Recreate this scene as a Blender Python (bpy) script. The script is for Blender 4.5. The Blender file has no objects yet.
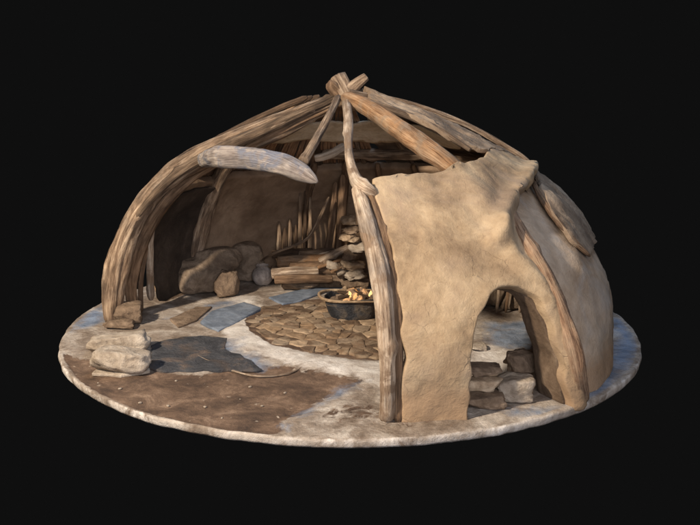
import bpy, bmesh, math, random
import numpy as np
from mathutils import Vector, Matrix, noise, geometry
from mathutils.geometry import delaunay_2d_cdt

random.seed(7)
S = bpy.context.scene
COL = S.collection
PI = math.pi

# ------------------------------------------------------------------ camera
FOV = 30.0
PITCH, DIST, ZC = 13.5, 12.05, 0.80
F = 262.5 / math.tan(math.radians(FOV / 2))
_e = math.radians(PITCH)
CAM = Vector((0, -DIST * math.cos(_e), ZC + DIST * math.sin(_e)))
FW = Vector((0, math.cos(_e), -math.sin(_e)))
UP = Vector((0, math.sin(_e), math.cos(_e)))
cd = bpy.data.cameras.new('camera'); cam = bpy.data.objects.new('camera', cd); COL.objects.link(cam)
cam.location = CAM
cam.rotation_euler = (math.radians(90 - PITCH), 0, 0)
cd.sensor_fit = 'VERTICAL'; cd.sensor_height = 24; cd.lens = 12 / math.tan(math.radians(FOV / 2))
cd.clip_end = 200
S.camera = cam

def ray(px, py):
    return (FW * F + Vector((1, 0, 0)) * (px - 350) + UP * (262.5 - py)).normalized()
def G(px, py, z=0.0):
    d = ray(px, py); return CAM + d * ((z - CAM.z) / d.z)
def Y(px, py, y):
    d = ray(px, py); return CAM + d * ((y - CAM.y) / d.y)
def pxm(P):                                   # pixels per metre at a point
    return F / (P - CAM).dot(FW)

# ------------------------------------------------------------------ dome profile
PR = [(2.98, -0.05), (3.03, 0.3), (3.05, 0.6), (2.99, 0.95), (2.82, 1.3), (2.56, 1.62), (2.2, 1.93),
      (1.78, 2.2), (1.3, 2.45), (0.8, 2.67), (0.35, 2.83), (0.02, 2.92)]
def catm(p, n=12):
    out = []
    for i in range(len(p) - 1):
        a = p[max(i - 1, 0)]; b = p[i]; c = p[i + 1]; d = p[min(i + 2, len(p) - 1)]
        for k in range(n):
            t = k / n
            out.append(tuple(0.5 * (2 * b[j] + (c[j] - a[j]) * t + (2 * a[j] - 5 * b[j] + 4 * c[j] - d[j]) * t * t
                       + (3 * b[j] - a[j] - 3 * c[j] + d[j]) * t ** 3) for j in range(len(b))))
    out.append(tuple(p[-1])); return out
PP = np.array(catm(PR))
VV = np.concatenate([[0], np.cumsum(np.hypot(np.diff(PP[:, 0]), np.diff(PP[:, 1])))])
VMAX = VV[-1]
def cxz(z): return 0.10 - 0.2 * max(0, z) / 2.9
def flare(az, z):                             # the doorway side of the hut bulges outwards at its foot
    d = (az - math.radians(-44) + PI) % (2 * PI) - PI
    w = math.radians(30) if d < 0 else math.radians(25)
    return .42 * math.exp(-(d / w) ** 2) * max(0.0, 1 - max(0, z) / 2.4) ** 1.3
def dome(az, v, off=0.0):
    r = float(np.interp(v, VV, PP[:, 0])); z = float(np.interp(v, VV, PP[:, 1])); r += flare(az, z)
    v2 = min(v + .02, VMAX); v1 = max(v2 - .04, 0)
    tr = float(np.interp(v2, VV, PP[:, 0]) - np.interp(v1, VV, PP[:, 0])); tz = float(np.interp(v2, VV, PP[:, 1]) - np.interp(v1, VV, PP[:, 1]))
    l = math.hypot(tr, tz) or 1
    nr, nz = tz / l, -tr / l
    r += nr * off; z += nz * off
    return Vector((cxz(z) + r * math.cos(az), r * math.sin(az), z))
def dnorm(az, v):
    return (dome(az, v, .1) - dome(az, v, 0)).normalized()
def rz(z): return float(np.interp(z, PP[:, 1], PP[:, 0], right=-1))
def D(px, py, off=0.0, back=False):
    d = ray(px, py); prev = None; hit = None
    for i in range(900):
        P = CAM + d * (7.5 + i * .01)
        if P.z < -.05: break
        s = math.hypot(P.x - cxz(P.z), P.y) - (rz(P.z) + off + flare(math.atan2(P.y, P.x - cxz(P.z)), P.z))
        if rz(P.z) < 0: s = 1
        if prev is not None:
            if prev > 0 >= s and not back: return P
            if back and prev <= 0 < s: hit = P
        prev = s
    if hit is None:                            # off the silhouette: nearest approach
        best = min(((lambda P: abs(math.hypot(P.x - cxz(P.z), P.y) - max(rz(P.z), 0)))(CAM + d * (7.5 + i * .02)), i) for i in range(450))
        return CAM + d * (7.5 + best[1] * .02)
    return hit
def inv(P, ref=None):
    az = math.atan2(P.y, P.x - cxz(P.z)); v = float(np.interp(P.z, PP[:, 1], VV))
    if ref is not None:
        while az < ref - PI: az += 2 * PI
        while az > ref + PI: az -= 2 * PI
    return az, v

# ------------------------------------------------------------------ object helpers
def link(name, me, mats, parent=None, smooth=True):
    o = bpy.data.objects.new(name, me); COL.objects.link(o)
    for m in (mats if isinstance(mats, (list, tuple)) else [mats]): me.materials.append(m)
    if smooth: me.polygons.foreach_set('use_smooth', [True] * len(me.polygons))
    if parent: o.parent = parent; o.matrix_parent_inverse = parent.matrix_world.inverted() if False else Matrix.Translation(-parent.location)
    return o
def tag(o, label=None, cat=None, group=None, kind=None):
    if label: o['label'] = label
    if cat: o['category'] = cat
    if group: o['group'] = group
    if kind: o['kind'] = kind
    return o
def empty(name, loc, label, cat, group=None):
    o = bpy.data.objects.new(name, None); COL.objects.link(o); o.location = loc; o.empty_display_size = .1
    return tag(o, label, cat, group)
def fbm(P, s=1.0, oct=4):
    return noise.fractal(Vector(P) * s, 0.6, 2.1, oct)

def tube_mesh(pts, rad, segs=20, step=.05, rough=.08, seed=0, flat=1.0, knots=0, caps='round', grooves=0.0, bark=0.0):
    """irregular log along a smooth path; pts Vectors, rad list"""
    ctrl = [tuple(p) + (r,) for p, r in zip(pts, rad)]
    c = catm(ctrl, 10)
    # resample
    P = [Vector(q[:3]) for q in c]; L = [0]
    for i in range(1, len(P)): L.append(L[-1] + (P[i] - P[i - 1]).length)
    n = max(4, int(L[-1] / step)); ts = np.linspace(0, L[-1], n + 1)
    A = np.array([q for q in c]); X = [np.interp(ts, L, A[:, j]) for j in range(4)]
    path = [Vector((X[0][i], X[1][i], X[2][i])) for i in range(n + 1)]
    rr = X[3]
    rnd = random.Random(seed)
    kn = [(rnd.uniform(0, L[-1]), rnd.uniform(0, 2 * PI), rnd.uniform(.25, .5)) for _ in range(knots)]
    bm = bmesh.new(); uvl = bm.loops.layers.uv.new('UVMap')
    t0 = (path[1] - path[0]).normalized()
    ref = Vector((0, -1, .3)); nrm = (ref - t0 * ref.dot(t0)).normalized()
    rings = []
    so = Vector((seed * 7.13, seed * 3.1, seed * 1.7))
    for i in range(n + 1):
        t = (path[min(i + 1, n)] - path[max(i - 1, 0)]).normalized()
        nrm = (nrm - t * nrm.dot(t)).normalized(); bi = t.cross(nrm)
        r = rr[i]; ring = []
        e = min(ts[i], L[-1] - ts[i])
        cap = 1.0
        if caps == 'round': cap = min(1, .55 + .45 * math.sqrt(min(1, e / max(r, .01))))
        for k in range(segs):
            a = 2 * PI * k / segs
            q = so + Vector((math.cos(a) * .7, math.sin(a) * .7, ts[i] * 1.1))
            d = 1 + rough * 1.6 * fbm(q, 1.0, 3) + rough * .9 * fbm(q + Vector((9, 0, 0)), 3.2, 2)
            if grooves: d += grooves * noise.noise(Vector((math.cos(a) * 3.2, math.sin(a) * 3.2, ts[i] * .55)) + so)
            if bark: d += bark * noise.noise(Vector((math.cos(a) * 7, math.sin(a) * 7, ts[i] * 4)) + so)
            for (kt, ka, kh) in kn:
                da = (a - ka + PI) % (2 * PI) - PI
                d += kh * math.exp(-((ts[i] - kt) / (r * .8)) ** 2 - (da / .6) ** 2)
            off = nrm * math.cos(a) * flat + bi * math.sin(a)
            ring.append(bm.verts.new(path[i] + off * r * d * cap))
        rings.append(ring)
    for i in range(n):
        for k in range(segs):
            f = bm.faces.new((rings[i][k], rings[i][(k + 1) % segs], rings[i + 1][(k + 1) % segs], rings[i + 1][k]))
            us = [k / segs, (k + 1) / segs, (k + 1) / segs, k / segs]; vs = [ts[i], ts[i], ts[i + 1], ts[i + 1]]
            for l, u, v in zip(f.loops, us, vs): l[uvl].uv = (u, v)
    for ring, t, dr in ((rings[0], path[0] - path[1], 0), (rings[-1], path[-1] - path[-2], 1)):
        c0 = sum((v.co for v in ring), Vector()) / segs
        r_ = (ring[0].co - c0).length
        inner = [bm.verts.new(c0 + (v.co - c0) * .7 + t.normalized() * r_ * (.22 + .12 * noise.noise(v.co * 9))) for v in ring]
        cc = bm.verts.new(c0 + t.normalized() * r_ * .22)
        for k in range(segs):
            q = (ring[k], inner[k], inner[(k + 1) % segs], ring[(k + 1) % segs])
            f = bm.faces.new(q if dr == 0 else q[::-1])
            for l in f.loops: l[uvl].uv = (l.vert.co.x * 2, l.vert.co.z * .3)
            q = (inner[k], cc, inner[(k + 1) % segs]); f = bm.faces.new(q if dr == 0 else q[::-1])
            for l in f.loops: l[uvl].uv = (l.vert.co.x * 2, l.vert.co.z * .3)
    bmesh.ops.recalc_face_normals(bm, faces=bm.faces)
    me = bpy.data.meshes.new('log'); bm.to_mesh(me); bm.free()
    return me
def tube(name, pts, rad, mat, parent=None, **k):
    if not isinstance(rad, (list, tuple)): rad = [rad] * len(pts)
    return link(name, tube_mesh(pts, rad, **k), mat, parent)

def blob_mesh(dims, seed=0, sub=4, rough=.12, cuts=5, cutd=.8, power=1.0, fine=.02):
    """an irregular stone: displaced ball with a few planed faces; base flattened at z=0"""
    bm = bmesh.new(); bmesh.ops.create_icosphere(bm, subdivisions=sub, radius=1)
    rnd = random.Random(seed); so = Vector((seed * 3.3, seed * 1.9, 5))
    pl = []
    for _ in range(cuts):
        n = Vector((rnd.gauss(0, 1), rnd.gauss(0, 1), rnd.gauss(0, .8))).normalized(); pl.append((n, cutd * rnd.uniform(.85, 1.1)))
    pl.append((Vector((0, 0, 1)), .8)); pl.append((Vector((0, 0, -1)), .75))
    for v in bm.verts:
        p = v.co.copy()
        if power != 1:
            m = max(abs(p.x), abs(p.y), abs(p.z)); p = p.lerp(p / m * .9, power - 1)
        for n, d in pl:
            s = p.dot(n) - d
            if s > 0: p -= n * s * .85
        p *= 1 + rough * fbm(p + so, 1.3, 3) + fine * fbm(p + so, 6, 3)
        v.co = Vector((p.x * dims[0] / 2, p.y * dims[1] / 2, p.z * dims[2] / 2))
    zmin = min(v.co.z for v in bm.verts)
    for v in bm.verts: v.co.z -= zmin
    me = bpy.data.meshes.new('stone'); bm.to_mesh(me); bm.free(); return me
def stone(name, loc, dims, mat, label=None, cat='stone', group=None, rot=(0, 0, 0), parent=None, **k):
    o = link(name, blob_mesh(dims, **k), mat)
    o.location = loc; o.rotation_euler = rot
    if parent: o.parent = parent; o.matrix_parent_inverse = Matrix.Translation(-parent.location)
    else: tag(o, label, cat, group)
    return o

# ------------------------------------------------------------------ materials
def newmat(name):
    m = bpy.data.materials.new(name); m.use_nodes = True; nt = m.node_tree
    b = nt.nodes['Principled BSDF']; b.inputs['Specular IOR Level'].default_value = .25; b.inputs['Roughness'].default_value = .9
    return m, nt, b
def nd(nt, t, **k):
    n = nt.nodes.new(t)
    for a, v in k.items():
        if a in n.inputs: n.inputs[a].default_value = v
        else: setattr(n, a, v)
    return n
def ramp(nt, src, stops):
    r = nt.nodes.new('ShaderNodeValToRGB'); e = r.color_ramp.elements
    while len(e) < len(stops): e.new(.5)
    for el, (p, c) in zip(e, stops): el.position = p; el.color = (*c, 1) if isinstance(c, tuple) else (c, c, c, 1)
    nt.links.new(src, r.inputs[0]); return r.outputs[0]
def mix(nt, fac, a, b, mode='MIX'):
    m = nt.nodes.new('ShaderNodeMix'); m.data_type = 'RGBA'; m.blend_type = mode
    for s, v in ((m.inputs[0], fac), (m.inputs[6], a), (m.inputs[7], b)):
        if hasattr(v, 'links') or isinstance(v, bpy.types.NodeSocket): nt.links.new(v, s)
        else: s.default_value = (*v, 1) if isinstance(v, tuple) else v
    return m.outputs[2]
def noi(nt, co, scale, detail=6, rough=.6, dist=0.0):
    n = nd(nt, 'ShaderNodeTexNoise', Scale=scale, Detail=detail, Roughness=rough, Distortion=dist); nt.links.new(co, n.inputs['Vector']); return n.outputs['Fac']
def bump(nt, b, h, s=.5, d=.02):
    n = nd(nt, 'ShaderNodeBump', Strength=s, Distance=d); nt.links.new(h, n.inputs['Height']); nt.links.new(n.outputs[0], b.inputs['Normal'])
def math_(nt, op, a, b):
    m = nt.nodes.new('ShaderNodeMath'); m.operation = op
    for s, v in ((m.inputs[0], a), (m.inputs[1], b)):
        if isinstance(v, bpy.types.NodeSocket): nt.links.new(v, s)
        else: s.default_value = v
    return m.outputs[0]

def wood(name, dark, mid, light, crack=.5, patch=None):
    m, nt, b = newmat(name)
    tc = nt.nodes.new('ShaderNodeTexCoord')
    mp = nd(nt, 'ShaderNodeMapping'); mp.inputs['Scale'].default_value = (7, 1.4, 1); nt.links.new(tc.outputs['UV'], mp.inputs[0])
    oi = nt.nodes.new('ShaderNodeObjectInfo')
    ad = nt.nodes.new('ShaderNodeVectorMath'); ad.operation = 'ADD'; nt.links.new(mp.outputs[0], ad.inputs[0])
    mu = nt.nodes.new('ShaderNodeVectorMath'); mu.operation = 'SCALE'; mu.inputs['Scale'].default_value = 37; 
    cb = nt.nodes.new('ShaderNodeCombineXYZ'); nt.links.new(oi.outputs['Random'], cb.inputs[2]); nt.links.new(oi.outputs['Random'], cb.inputs[1])
    nt.links.new(cb.outputs[0], mu.inputs[0]); nt.links.new(mu.outputs[0], ad.inputs[1])
    g = noi(nt, ad.outputs[0], 1.6, 8, .65, .4)
    col = ramp(nt, g, [(.30, dark), (.48, mid), (.66, light)])
    big = noi(nt, tc.outputs['Object'], 3.0, 4, .6)
    tint = ramp(nt, big, [(.35, (.62, .6, .6)), (.6, (1.12, 1.05, .98))])
    col = mix(nt, 1.0, col, tint, 'MULTIPLY')
    if patch:
        pm = ramp(nt, noi(nt, tc.outputs['Object'], 4.5, 5, .65, .5), [(.5, 0.), (.62, 1.)])
        col = mix(nt, pm, col, patch)
    mp2 = nd(nt, 'ShaderNodeMapping'); mp2.inputs['Scale'].default_value = (26, 2.0, 1); nt.links.new(ad.outputs[0], mp2.inputs[0])
    mp2.inputs['Scale'].default_value = (4, 1.1, 1)
    fine = noi(nt, mp2.outputs[0], 3.0, 6, .7, .6)
    cr = ramp(nt, fine, [(.33, (crack * .5, crack * .42, crack * .38)), (.40, (crack * 1.3, crack * 1.2, crack * 1.15)), (.52, (1., 1., 1.))])
    col = mix(nt, 1.0, col, cr, 'MULTIPLY')
    nt.links.new(col, b.inputs['Base Color'])
    bump(nt, b, math_(nt, 'ADD', g, fine), .8, .03)
    return m

def clay(name, c1, c2, c3, scale=1.6, bs=.5, stain=None, speck=True, low=None, crack=False):
    m, nt, b = newmat(name)
    tc = nt.nodes.new('ShaderNodeTexCoord'); O = tc.outputs['Object']
    g = noi(nt, O, scale, 8, .62, .5)
    col = ramp(nt, g, [(.32, c1), (.5, c2), (.66, c3)])
    g2 = noi(nt, O, scale * 5, 6, .7, .3)
    col = mix(nt, 1.0, col, ramp(nt, g2, [(.3, (.8, .77, .74)), (.6, (1.06, 1.04, 1.02))]), 'MULTIPLY')
    if speck:
        sp = noi(nt, O, 34, 3, .5)
        col = mix(nt, 1.0, col, ramp(nt, sp, [(.24, (.72, .66, .6)), (.32, (1., 1., 1.))]), 'MULTIPLY')
    if stain:
        st = ramp(nt, noi(nt, O, 1.1, 5, .6, 1.0), [(.5, 0.), (.68, .75)])
        col = mix(nt, st, col, stain)
    if low:                                    # damp / dirty band at the foot of the wall, ragged
        gp = nt.nodes.new('ShaderNodeNewGeometry'); sx = nt.nodes.new('ShaderNodeSeparateXYZ'); nt.links.new(gp.outputs['Position'], sx.inputs[0])
        h = math_(nt, 'ADD', sx.outputs[2], math_(nt, 'MULTIPLY', g2, -.45))
        col = mix(nt, ramp(nt, h, [(0., .8), (.18, 0.)]), col, low)
    ck = None
    if crack:                                  # sparse drying cracks
        wv = nt.nodes.new('ShaderNodeVectorMath'); wv.operation = 'ADD'; nt.links.new(O, wv.inputs[0])
        nn_ = nd(nt, 'ShaderNodeTexNoise', Scale=3.0, Detail=5); nt.links.new(O, nn_.inputs['Vector'])
        sc = nt.nodes.new('ShaderNodeVectorMath'); sc.operation = 'SCALE'; sc.inputs['Scale'].default_value = .22; nt.links.new(nn_.outputs['Color'], sc.inputs[0]); nt.links.new(sc.outputs[0], wv.inputs[1])
        vo = nd(nt, 'ShaderNodeTexVoronoi', Scale=3.4); vo.feature = 'DISTANCE_TO_EDGE'; nt.links.new(wv.outputs[0], vo.inputs['Vector'])
        line = ramp(nt, vo.outputs['Distance'], [(.0, 1.), (.016, 0.)])
        msk = ramp(nt, noi(nt, O, 2.4, 5, .7), [(.54, 0.), (.62, 1.)])
        ck = math_(nt, 'MULTIPLY', line, msk)
        col = mix(nt, math_(nt, 'MULTIPLY', ck, .35), col, (.13, .09, .06))
        st2 = noi(nt, wv.outputs[0], 22, 2, .5, 3.0)
        col = mix(nt, ramp(nt, st2, [(.69, 0.), (.73, .3)]), col, (.58, .48, .32))
    nt.links.new(col, b.inputs['Base Color'])
    h = math_(nt, 'ADD', math_(nt, 'MULTIPLY', g, 1.5), math_(nt, 'MULTIPLY', g2, .8))
    h = math_(nt, 'ADD', h, math_(nt, 'MULTIPLY', noi(nt, O, 40, 4, .6), .12))
    if ck: h = math_(nt, 'SUBTRACT', h, math_(nt, 'MULTIPLY', ck, .25))
    bump(nt, b, h, bs, .045)
    return m

W_GREY = wood('weathered grey wood', (.065, .045, .032), (.26, .19, .132), (.60, .485, .36))
W_PALE = wood('pale peeled wood', (.12, .08, .055), (.46, .37, .28), (.80, .71, .59), patch=(.30, .21, .14))
W_ORANGE = wood('freshly cut orange wood', (.17, .095, .05), (.38, .235, .13), (.54, .39, .25), patch=(.3, .22, .15))
W_DARK = wood('dark smoked wood', (.04, .028, .02), (.11, .075, .05), (.2, .14, .095))
W_BROWN = wood('brown wood', (.08, .05, .032), (.22, .145, .09), (.38, .27, .18))
W_TUSK = wood('bleached bone grey log', (.16, .13, .12), (.36, .33, .31), (.62, .58, .53), patch=(.2, .21, .25))
W_ROOF = wood('grey brown bark', (.05, .037, .027), (.16, .118, .084), (.32, .25, .18))
C_OUT = clay('tan clay plaster', (.215, .15, .092), (.335, .245, .152), (.44, .338, .22), 1.7, .45, stain=(.29, .21, .145), crack=True, low=(.30, .2, .12))
C_IN = clay('dark brown inner clay', (.14, .092, .058), (.22, .152, .10), (.30, .216, .145), 1.3, .6)  # darker brown clay for the inner faces
C_RIGHT = clay('grey tan clay plaster', (.32, .235, .16), (.41, .32, .235), (.48, .395, .31), 1.3, .4, stain=(.35, .32, .29), crack=True, low=(.34, .22, .13))
C_ROOF = clay('grey brown matted roof cover', (.12, .085, .057), (.215, .16, .112), (.33, .26, .19), 2.2, .6)
C_BEIGE = clay('beige hide', (.44, .35, .24), (.60, .50, .37), (.70, .62, .49), 3, .4)
STONE_L = clay('pale limestone', (.22, .175, .13), (.38, .325, .262), (.54, .48, .40), 3.5, .7)
STONE_B = clay('brown stone', (.10, .07, .05), (.20, .145, .10), (.33, .25, .18), 4, .7)
STONE_T = clay('tan stone', (.26, .185, .12), (.44, .335, .23), (.60, .49, .36), 5, .7)
HIDE = clay('dark brown hide', (.11, .08, .057), (.20, .152, .11), (.30, .235, .175), 4, .9)
SHADE_BLUE = clay('blue grey painted shade', (.09, .11, .145), (.15, .185, .24), (.23, .27, .33), 3, .4)  # blue floor shade put into the colour of thin sheets
SHADE_DARK = clay('dark grey shade patch', (.035, .037, .043), (.065, .068, .076), (.15, .115, .095), 3, .9, stain=(.10, .07, .05))  # shade beside the boulders put into a dark sheet colour
POT_D = clay('blackened pot', (.018, .02, .025), (.045, .048, .055), (.14, .115, .09), 4, .8)
RIM_W = clay('worn tan pot rim', (.16, .11, .07), (.34, .25, .16), (.6, .48, .32), 6, .3)
POT_W = clay('pale grey fired clay', (.16, .14, .125), (.34, .30, .27), (.5, .45, .41), 5, .25)
AMBER, _nt, _b = newmat('glowing ember crust')
_tc = _nt.nodes.new('ShaderNodeTexCoord'); _g = noi(_nt, _tc.outputs['Object'], 9, 5, .65, .5)
_nt.links.new(ramp(_nt, _g, [(.36, (.14, .09, .06)), (.52, (.42, .28, .17)), (.66, (.66, .46, .25))]), _b.inputs['Base Color'])
_nt.links.new(ramp(_nt, _g, [(.46, (.0, .0, .0)), (.58, (.8, .30, .06)), (.70, (1., .62, .22))]), _b.inputs['Emission Color']); _b.inputs['Emission Strength'].default_value = 1.0
bump(_nt, _b, _g, .7, .02)
FLAME, _nt, _b = newmat('flame'); _b.inputs['Base Color'].default_value = (.9, .5, .15, 1); _b.inputs['Emission Color'].default_value = (1, .66, .3, 1); _b.inputs['Emission Strength'].default_value = .9
THATCH = wood('red brown reed', (.18, .09, .05), (.52, .31, .18), (.74, .54, .35))

# ------------------------------------------------------------------ ground disc
def pip(poly, X, Yc):
    ins = np.zeros(X.shape, bool); n = len(poly)
    for i in range(n):
        x1, y1 = poly[i]; x2, y2 = poly[(i + 1) % n]
        if y1 == y2: continue
        c = ((y1 > Yc) != (y2 > Yc)) & (X < (x2 - x1) * (Yc - y1) / (y2 - y1) + x1); ins ^= c
    return ins
def sdf(poly, X, Yc):
    d = np.full(X.shape, 1e9); n = len(poly)
    for i in range(n):
        x1, y1 = poly[i]; x2, y2 = poly[(i + 1) % n]; dx, dy = x2 - x1, y2 - y1
        t = np.clip(((X - x1) * dx + (Yc - y1) * dy) / (dx * dx + dy * dy + 1e-12), 0, 1)
        d = np.minimum(d, np.hypot(X - x1 - t * dx, Yc - y1 - t * dy))
    return np.where(pip(poly, X, Yc), d, -d)
def gp(pl): return [(G(*p).x, G(*p).y) for p in pl]

EARTH = gp([(55, 352), (95, 362), (150, 372), (200, 375), (240, 362), (300, 369), (362, 381), (318, 403), (283, 424), (262, 452), (150, 440), (70, 400)])
EARTH2 = gp([(385, 404), (350, 398), (310, 412), (330, 425), (400, 432), (470, 428), (500, 415), (460, 405)])
RING = gp([(225, 300), (240, 296), (262, 296), (250, 310), (252, 326), (275, 345), (310, 354), (350, 360), (392, 362), (420, 380), (400, 398), (360, 380), (300, 367), (255, 357), (228, 350), (218, 330)])
FLOOR_SHADE = [gp([(60, 335), (80, 312), (108, 300), (114, 322), (92, 330)]),  # areas of blue grey shade painted into the floor colour
        gp([(480, 322), (535, 320), (545, 350), (510, 352), (482, 344)]),
        gp([(588, 372), (612, 340), (606, 316), (625, 318), (650, 348), (620, 392), (580, 415), (520, 422), (500, 410), (575, 400)]),
        gp([(165, 318), (205, 303), (240, 300), (258, 298), (215, 312), (190, 325)]),
        gp([(358, 377), (372, 382), (324, 406), (286, 430), (278, 425), (316, 401)]),
        gp([(205, 340), (250, 337), (240, 350), (290, 364), (262, 372), (225, 365)])]
PAVE = gp([(248, 322), (262, 309), (290, 303), (330, 299), (390, 296), (398, 330), (394, 360), (350, 358), (310, 352), (275, 345), (255, 333)])
WHITE2 = gp([(468, 345), (500, 345), (532, 356), (530, 372), (500, 374), (466, 372)])
NR, NA = 150, 420
def ground():
    R = 3.5
    verts = []; faces = []
    prof = [(R * (i / NR) ** .8, 0.0) for i in range(1, NR - 2)]
    rimr = prof[-1][0]
    ring_pts = prof + [(R - .015, -.002), (R - .004, -.010), (R, -.03), (R - .004, -.07), (R - .012, -.09), (R - .25, -.12)]
    verts.append((0, 0, 0))
    for (r, z) in ring_pts:
        for k in range(NA):
            a = 2 * PI * k / NA; x, y = math.cos(a), math.sin(a)
            w = 1
            if r > 3.2:
                w = 1 + (.006 * noise.noise(Vector((x * 3, y * 3, 1))) + .0035 * noise.noise(Vector((x * 14, y * 14, 4)))) * (r - 3.2) / .3
            xx, yy = x * r * w, y * r * w
            zz = z + .010 * fbm((xx, yy, 0), 1.4, 4) + .004 * fbm((xx, yy, 3), 7, 3)
            verts.append((xx, yy, zz))
    n = len(ring_pts)
    for k in range(NA): faces.append((0, 1 + k, 1 + (k + 1) % NA))
    for i in range(n - 1):
        for k in range(NA):
            a = 1 + i * NA + k; b = 1 + i * NA + (k + 1) % NA
            faces.append((a, a + NA, b + NA, b))
    verts.append((0, 0, -.12)); last = len(verts) - 1
    for k in range(NA): faces.append((last, 1 + (n - 1) * NA + (k + 1) % NA, 1 + (n - 1) * NA + k))
    V = np.array(verts); X, Yc = V[:, 0], V[:, 1]
    soft = lambda d, w: np.clip(.5 + d / w * .5, 0, 1)
    rr = np.hypot(X, Yc)
    e = np.maximum(np.maximum(soft(sdf(EARTH, X, Yc), .14), soft(sdf(PAVE, X, Yc) + .05, .05)), .5 * soft(sdf(EARTH2, X, Yc), .25)) * (1 - soft(rr - 3.46, .05))
    wht = np.maximum(np.maximum(soft(sdf(RING, X, Yc), .16), soft(sdf(WHITE2, X, Yc), .15)), .6 * soft(rr - 3.475, .025))
    blu = np.max([soft(sdf(p, X, Yc), .2) * (.8 if i == 5 else .92) for i, p in enumerate(FLOOR_SHADE)], axis=0) * (1 - soft(rr - 3.47, .04))
    V[:, 2] += np.where(rr < 3.45, (.022 * soft(sdf(RING, X, Yc), .12) - .014 * soft(sdf(EARTH, X, Yc), .08)), 0)
    me = bpy.data.meshes.new('ground'); me.from_pydata([tuple(v) for v in V], [], faces)
    for nm, arr in (('earth', e), ('white', wht), ('blue', blu)):
        at = me.attributes.new(nm, 'FLOAT', 'POINT'); at.data.foreach_set('value', arr.astype(np.float32))
    m, nt, b = newmat('dirt and lime floor')
    tc = nt.nodes.new('ShaderNodeTexCoord'); O = tc.outputs['Object']
    def att(nm, lo, hi, sc):
        a = nd(nt, 'ShaderNodeAttribute', attribute_name=nm)
        s = math_(nt, 'ADD', a.outputs['Fac'], math_(nt, 'MULTIPLY', math_(nt, 'SUBTRACT', noi(nt, O, sc, 8, .7, .8)  , .5), 1.5))
        return ramp(nt, s, [(lo, 0.), (hi, 1.)])
    base = ramp(nt, noi(nt, O, 2.0, 9, .68, .8), [(.32, (.13, .095, .07)), (.48, (.25, .205, .165)), (.60, (.42, .375, .325)), (.72, (.62, .57, .51))])
    base = mix(nt, 1.0, base, ramp(nt, noi(nt, O, 16, 6, .7), [(.3, (.7, .68, .66)), (.6, (1.08, 1.06, 1.04))]), 'MULTIPLY')
    bl = ramp(nt, noi(nt, O, 3.2, 6, .6, .6), [(.35, (.10, .125, .17)), (.6, (.22, .265, .34))])
    wh = ramp(nt, noi(nt, O, 3.4, 8, .7, .5), [(.3, (.27, .22, .18)), (.45, (.46, .41, .36)), (.62, (.66, .62, .57))])
    ea = ramp(nt, noi(nt, O, 2.6, 9, .72, .4), [(.30, (.035, .024, .019)), (.47, (.10, .064, .043)), (.56, (.15, .097, .065)), (.68, (.26, .18, .125))])
    ea = mix(nt, ramp(nt, noi(nt, O, 9, 4, .5, .2), [(.68, 0.), (.76, .8)]), ea, (.5, .42, .33))
    c = mix(nt, att('white', .45, .72, 4), base, wh)
    c = mix(nt, att('earth', .42, .55, 5), c, ea)
    c = mix(nt, att('blue', .45, .95, 2.5), c, bl)  # painted blue floor shade goes over the soil colours
    nt.links.new(c, b.inputs['Base Color'])
    h = math_(nt, 'ADD', noi(nt, O, 5, 8, .7), math_(nt, 'MULTIPLY', noi(nt, O, 30, 5, .7), .35))
    bump(nt, b, h, .7, .04)
    o = link('ground', me, m); tag(o, kind='structure')
    return o
ground()

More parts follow.
